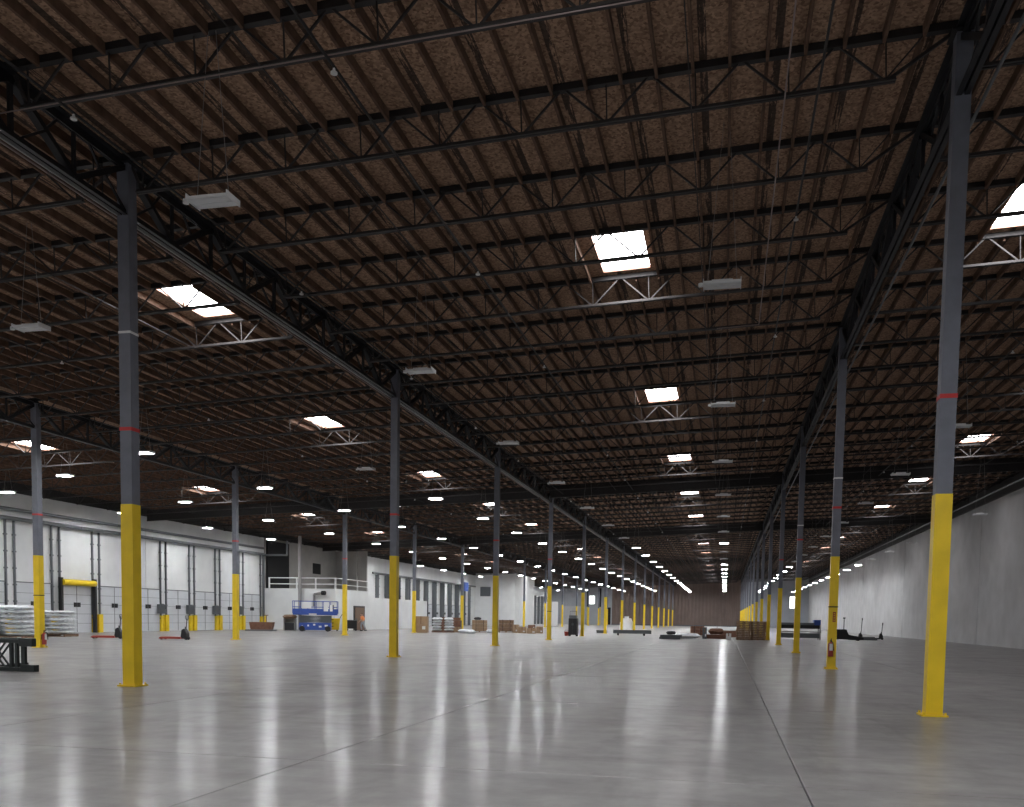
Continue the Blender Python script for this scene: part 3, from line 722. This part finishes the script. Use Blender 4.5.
# ------------------------------------------------------------------ person walking in an orange vest
def skin_obj(name, m, verts, edges, rad, parent, root=0, sub=2):
    me = bpy.data.meshes.new(name); me.from_pydata(verts, edges, []); me.materials.append(m)
    o = put(name, me, parent)
    md = o.modifiers.new('skin', 'SKIN'); md.use_smooth_shade = True
    for i, r in enumerate(rad):
        sv = me.skin_vertices[0].data[i]; sv.radius = (r, r) if not isinstance(r, tuple) else r; sv.use_root = (i == root)
    s = o.modifiers.new('sub', 'SUBSURF'); s.levels = sub; s.render_levels = sub
    return o
def person(x, y, rz, label):
    t = thing('person', label, 'person', (x, y, 0), rz)
    V = [(0, 0, .92), (.05, 0, 1.10), (.10, 0, 1.28), (.12, 0, 1.38), (.14, 0, 1.45), (.16, 0, 1.53), (.165, 0, 1.62),
         (0, .09, .88), (.16, .10, .50), (.06, .10, .09), (.20, .11, .04),
         (0, -.09, .88), (-.04, -.10, .50), (-.26, -.10, .12), (-.14, -.11, .05),
         (.10, .19, 1.34), (.06, .24, 1.07), (.24, .22, .90), (.30, .215, .84),
         (.10, -.19, 1.34), (-.02, -.24, 1.08), (.12, -.25, .87), (.16, -.25, .80)]
    E_ = [(0, 1), (1, 2), (2, 3), (3, 4), (4, 5), (5, 6), (0, 7), (7, 8), (8, 9), (9, 10), (0, 11), (11, 12), (12, 13), (13, 14), (2, 15), (15, 16), (16, 17), (17, 18), (2, 19), (19, 20), (20, 21), (21, 22)]
    R = [.13, .12, .14, .08, .055, .095, .075, .09, .06, .04, .035, .09, .06, .04, .035, .06, .045, .033, .03, .06, .045, .033, .03]
    for (h, s) in ((18, 1), (22, -1)):
        bx, by, bz = V[h]
        for f in range(5):
            k = len(V); dy = (f-1.8)*.018
            ln = (.05, .065, .07, .065, .05)[f]
            if f == 0: V += [(bx+.03, by-.03*s, bz-.0), (bx+.055, by-.035*s, bz-.03)]
            else: V += [(bx+.02, by+dy*s, bz-.045), (bx+.015, by+dy*s, bz-.05-ln*.6)]
            E_ += [(h, k), (k, k+1)]; R += [.009, .008]
    skin_obj('body', M['skin'], V, E_, R, t)
    skin_obj('vest', M['orange'], [V[0], V[1], V[2], V[3], V[15], V[16], V[19], V[20]], [(0, 1), (1, 2), (2, 3), (2, 4), (4, 5), (2, 6), (6, 7)], [.155, .15, .17, .09, .085, .06, .085, .06], t)
    skin_obj('trousers', M['jeans'], [(0, 0, .97), V[0], V[7], V[8], (.07, .10, .12), V[11], V[12], (-.24, -.10, .16)], [(0, 1), (1, 2), (2, 3), (3, 4), (1, 5), (5, 6), (6, 7)], [.14, .145, .115, .08, .06, .115, .08, .06], t)
    for s, p_ in ((1, V[9]), (-1, V[13])):
        MB().box(p_[0]-.08, p_[0]+.2, p_[1]-.05, p_[1]+.05, 0 if s > 0 else .03, .11 if s > 0 else .14).build('boot', M['black'], t, .03)
    hr = skin_obj('hair', M['hair'], [(.14, 0, 1.56), (.155, 0, 1.65)], [(0, 1)], [.098, .08], t)
    hr.location = (-.025, 0, .015)
    for s in (-1, 1): MB().cyl((.245, s*.032, 1.565), (.252, s*.032, 1.565), .011, 8).build('eye', M['black'], t)
    MB().cyl((.24, 0, 1.56), (.275, 0, 1.525), .012, 8, .016).build('nose', M['skin'], t)
    MB().box(.236, .248, -.024, .024, 1.486, 1.496).build('mouth', M['red'], t)
person(*ground(363, 631, -.3), math.pi*.95, 'person in an orange vest and light trousers walking before the brown door')

# ------------------------------------------------------------------ mid-distance goods
def carton(x, y, w, d, h, label, z=0, m_='card', rz=0, group=None):
    t = thing('carton', label, 'carton', (x, y, z), rz, group)
    MB().cbox(0, 0, 0, w, d, h).build('box_body', M[m_], t, .01)
    MB().box(-w/2, w/2, -.035, .035, h, h+.004).box(-.035, .035, -d/2-.004, -d/2, h*.55, h).build('tape', M['pallet'], t)
    MB().box(w*.1, w*.35, -d/2-.006, -d/2-.001, h*.2, h*.4).build('label', M['white'], t)
    return t
def crate_load(x, y, w, d, h, label, rz=0, m_='card', cols=3, rws=3, plabel=None):
    pl = pallet(plabel or label.replace('stack of', 'pallet under'), x, y, rz, w=w, d=d)
    t = thing('strapped_load', label, 'strapped load', (x, y, .137), rz, 'strapped loads in the middle distance')
    for i in range(cols):
        for j in range(rws):
            MB().box(-w/2+i*w/cols+.012, -w/2+(i+1)*w/cols-.012, -d/2+.01, d/2-.01, j*(h/rws)+.0, (j+1)*(h/rws)-.015).build('stacked_box', M[m_], t)
    for q in (-.25, .25): MB().box(q*w-.02, q*w+.02, -d/2-.005, d/2+.005, -.0, h+.005).build('strap', M['black'], t)
carton(*ground(421.5, 632.6, .5), 1.15, 1.0, 1.45, 'tall brown carton beside the fourth dock-side yellow column', rz=.2)
bag_stack(*ground(443, 632.4, .6), 'white bale beside the tall brown carton', 'pallet under the white bales beside the tall brown carton', 5, 2.1, 1.3, 11, .3)
t = thing('plank_bundle', 'brown plank bundle standing behind the white bales on the right', 'planks', (*ground(447, 632.3, 2.6), 0), .3)
for i in range(4):
    for j in range(5): MB().box(-1.3+.02*j, 1.3-.03*i, -.4+.2*i, -.22+.2*i, j*.28, j*.28+.26).build('plank', M['planks'], t)
carton(*ground(457, 632.3, .3), .7, .6, .5, 'small brown carton beside the middle yellow column', rz=.3)
carton(*ground(458.5, 632, 2), .5, .5, 1.1, 'narrow dark box standing behind the small brown carton', m_='black')
crate_load(*ground(479.5, 632.4, .6), 1.45, 1.1, 1.05, 'tan strapped load of boxes just left of the third near column', .3, cols=3, rws=3, plabel='pallet carrying the tan strapped load left of the third near column')
bg = tag(pillow(.7, .45, .25, 31).build('black_bag', M['black']), 'black bag lying on top of the tan strapped load', 'bag'); bg.location = (*ground(477.5, 632.4, .6), 1.2)
for i, (x, y) in enumerate((ground(463.5, 633), ground(470, 633.6), ground(491, 633.2, -.5))):
    b_ = tag(pillow(.9, .6, .35, 40+i).build('white_bundle', M['bag']), 'loose white bundle on the floor, %s of three before the tan load' % ('leftmost', 'middle', 'rightmost')[i], 'bundle', 'white bundles on the floor'); b_.location = (x, y, 0)
crate_load(*ground(506, 632.6, .6), 1.45, 1.1, 1.1, 'grey brown strapped load just right of the third near column', .3, m_='pallet', plabel='pallet carrying the grey brown load right of the third near column')
for i, (x, y, w_, h_, nm) in enumerate(((*ground(516, 633, .5), .5, .8, 'upright brown carton right of the grey brown load'), (*ground(522.5, 633.3, .5), .75, .6, 'squat brown carton in the loose heap left of the fourth near column'), (*ground(531.5, 633.6, .5), .85, .5, 'wide brown carton in the loose heap left of the fourth near column'), (*ground(539.5, 633.4, .5), .6, .65, 'rightmost brown carton in the loose heap left of the fourth near column'))):
    carton(x, y, w_, .7, h_, nm, rz=.1*i)
carton(*ground(531.5, 633.6, .5), .6, .45, .3, 'brown carton lying on top of the loose heap', z=.506, m_='planks', rz=.5)
t = thing('white_partition', 'tall white panel standing behind the loose cartons', 'panel', (-29.0, 150.5, 0), .1)
MB().box(-1.2, 1.2, -.06, .06, .05, 4.2).build('panel_sheet', M['white'], t); MB().box(-1.3, 1.3, -.5, .5, 0, .05).build('foot', M['greym'], t)

# black cabinet, red bucket, small crate
t = thing('black_cabinet', 'black upright cabinet with gear on top beside the fifth near column', 'cabinet', (*ground(573.2, 636.3, .4), 0))
MB().box(-.36, .36, -.4, .4, .12, 1.5).build('body', M['black'], t, .02); MB().box(-.34, -.005, -.43, -.4, .16, 1.45).build('door', M['black'], t); MB().box(.005, .34, -.43, -.4, .16, 1.45).build('door', M['black'], t)
for s in (-.05, .05): MB().box(s-.012, s+.012, -.46, -.43, .9, 1.1).build('handle', M['greym'], t)
for sx in (-.3, .3):
    for sy in (-.3, .3): MB().cyl((sx, sy, 0), (sx, sy, .12), .05, 10).build('caster', M['rubber'], t)
t = thing('tool_caddy', 'grey tool caddy sitting on top of the black cabinet', 'caddy', (*ground(573.2, 636.3, .4), 1.502))
MB().box(-.35, .3, -.2, .2, 0, .25).build('tray', M['greym'], t); MB().path([(-.3, 0, .25), (-.3, 0, .6), (.25, 0, .6), (.25, 0, .25)], .025, 6).build('handle', M['greym'], t)
t = thing('red_bucket', 'small dark red bucket on the floor left of the black cabinet', 'bucket', (*ground(566.5, 635.8), 0))
MB().cyl((0, 0, 0), (0, 0, .36), .16, 16, .2).build('pail', M['red'], t); MB().path([(-.2, 0, .34), (-.12, 0, .48), (.12, 0, .48), (.2, 0, .34)], .012, 6).build('bail', M['greym'], t)
t = thing('small_crate', 'low grey crate on the floor between fifth and sixth near columns', 'crate', (-12.4, 92.5, 0))
MB().box(-.5, .5, -.35, .35, 0, .3).build('crate_body', M['greym'], t); MB().box(-.52, .52, -.37, .37, .22, .3).build('rim', M['black'], t)
# grey roller conveyor lying in the aisle
t = thing('roller_conveyor', 'long grey roller conveyor section lying across the aisle', 'conveyor', (*ground(632, 635.6, .4), 0), .2)
for s in (-1, 1): MB().box(-1.72, 1.72, s*.4-.04, s*.4+.04, .18, .50).build('side_rail', M['greym'], t)
for q in range(22): MB().cyl((-1.66+q*.158, -.38, .42), (-1.66+q*.158, .38, .42), .055, 8).build('roller', M['track'], t)
for xx in (-1.3, 1.1):
    for s in (-1, 1): MB().box(xx-.05, xx+.05, s*.4-.06, s*.4+.06, 0, .18).build('foot', M['black'], t)
t = thing('white_tank', 'white tapered tank standing in the aisle beyond the grey conveyor', 'tank', (-12.9, 121, 0))
MB().cyl((0, 0, 0), (0, 0, 1.0), .95, 18, .9).cyl((0, 0, 1.0), (0, 0, 1.6), .9, 18, .6).build('tank_body', M['white'], t); MB().cyl((0, 0, 1.6), (0, 0, 1.85), .3, 14).build('lid', M['lamp'], t)

# floor clutter right of the conveyor: tarps, pallets, beams
def beams(x, y, rz, label, n, L, m_, h=.14):
    t = thing('beam_pile', label, 'beams', (x, y, 0), rz, 'beam piles')
    for i in range(n):
        a = i % 4; b = i//4
        MB().box(-L/2+random.uniform(-.15, .15), L/2+random.uniform(-.15, .15), a*.2-.4, a*.2-.24, b*h, b*h+h-.01).build('beam', M[m_], t)
beams(*ground(671, 639.3, .4), .2, 'pile of dark beams at the left of the floor clutter', 7, 1.5, 'greym', .18)
tp = tag(pillow(2.0, 1.3, .42, 61).build('white_tarp', M['bag']), 'crumpled white tarp lying right of the dark beams', 'tarp'); tp.location = (*ground(688, 638.6, .6), 0)
bb = tag(pillow(.75, .5, .28, 62).build('black_bundle', M['black']), 'black bundle lying on the dark beams beside the white tarp', 'bundle'); bb.location = (*ground(671, 639.3, .4), .362)
crate_load(*ground(697, 637.8, 5), 1.2, .9, .85, 'red brown slatted load behind the white tarp', .1, m_='planks', plabel='pallet under the red brown slatted load')
carton(*ground(704.5, 638.8, .3), .35, .45, .95, 'narrow grey box right of the white tarp', m_='greym')
beams(*ground(716, 638.8, .5), .1, 'low pile of brown beams in the middle of the clutter', 8, 1.9, 'planks', .18)
tp = tag(pillow(1.3, .9, .5, 63).build('brown_tarp', M['planks']), 'brown crumpled tarp on the low brown beams', 'tarp'); tp.location = (*ground(716, 638.8, .5), .362)
carton(*ground(728.5, 639.6, .0), .4, .4, .5, 'small white box left of the tall pallet stacks', m_='white')
beams(*ground(729, 638, 4.5), .1, 'red brown beams just left of the tall pallet stacks', 8, 1.4, 'planks', .3)
carton(-1.2, 150, 6.5, 1.5, .5, 'long pale bench box far down the aisle before the brown wall', m_='wallw')
# stacks of bare pallets
for s_, (x, y) in enumerate((ground(743, 640, .5), ground(757.6, 640.2, .5))):
    for L in range(11):
        t = thing('pallet', 'bare pallet, %s from the floor in the %s tall stack beside the right columns' % (ORD[L].replace('nearest', 'first'), 'left' if s_ == 0 else 'right'), 'pallet', (x+random.uniform(-.03, .03), y, L*.137), math.pi/2+.05+random.uniform(-.04, .04), 'pallets in the %s tall stack' % ('left' if s_ == 0 else 'right'))
        if L == 0 and s_ == 0:
            pallet_parts(t, 1.0, 1.06, 0); pproto = [(c.name.split('.')[0], c.data) for c in t.children]
        else:
            for n_, d_ in pproto: put(n_, d_, t)
carton(*ground(764.5, 640, .9), .22, .6, 1.5, 'narrow brown bundle upright beside the right pallet stack', m_='card')

# dark rack and machines by the right columns
t = thing('conveyor_rack', 'long dark rack with grey shelves behind the second right column', 'rack', (6.2, 80.4, 0), .06)
for z, h_ in ((.15, .42), (.95, .3)): MB().box(-1.7, 1.75, -.5, .5, z, z+h_).build('shelf_bin', M['greym' if z < .5 else 'black'], t, .01)
MB().box(-1.75, 1.8, -.55, .55, .62, .72).build('shelf', M['pipe'], t); MB().box(-1.7, 1.2, -.5, .5, 1.25, 1.45).build('top_load', M['greym'], t); MB().box(1.2, 1.75, -.4, .4, 1.25, 1.7).build('blue_box', M['blue'], t)
for xx in (-1.7, 0, 1.7):
    for yy in (-.5, .5): MB().box(xx-.05, xx+.05, yy-.04, yy+.04, 0, 1.28).build('leg', M['pipe'], t)
pallet_jack(13.2, 87.4, 0.0, 'black pallet jack rightmost before the right wall', 'black', 1.5)
pallet_jack(11.4, 87.2, 0.05, 'black pallet jack with upright handle left of the rightmost jack', 'black', 1.9)
t = thing('dark_machine', 'low dark machine with a mast right of the second right column', 'machine', (*ground(839, 640.6, .5), 0), .05)
MB().prism([(-.8, .1), (1.9, .1), (1.9, .3), (.7, .5), (.5, .95), (-.8, .95)], -.45, .45).build('body', M['black'], t, .02); MB().cyl((.35, 0, .95), (.35, 0, 1.95), .035).box(.25, .45, -.05, .05, 1.85, 1.95).build('mast', M['black'], t)
for xx in (-.5, 1.5): MB().cyl((xx, -.4, .1), (xx, .4, .1), .1, 12).build('wheel', M['rubber'], t)
beams(*ground(862, 640.5, 1.8), .05, 'low pile of dark beams before the black pallet jacks', 6, 2.2, 'greym', .15)
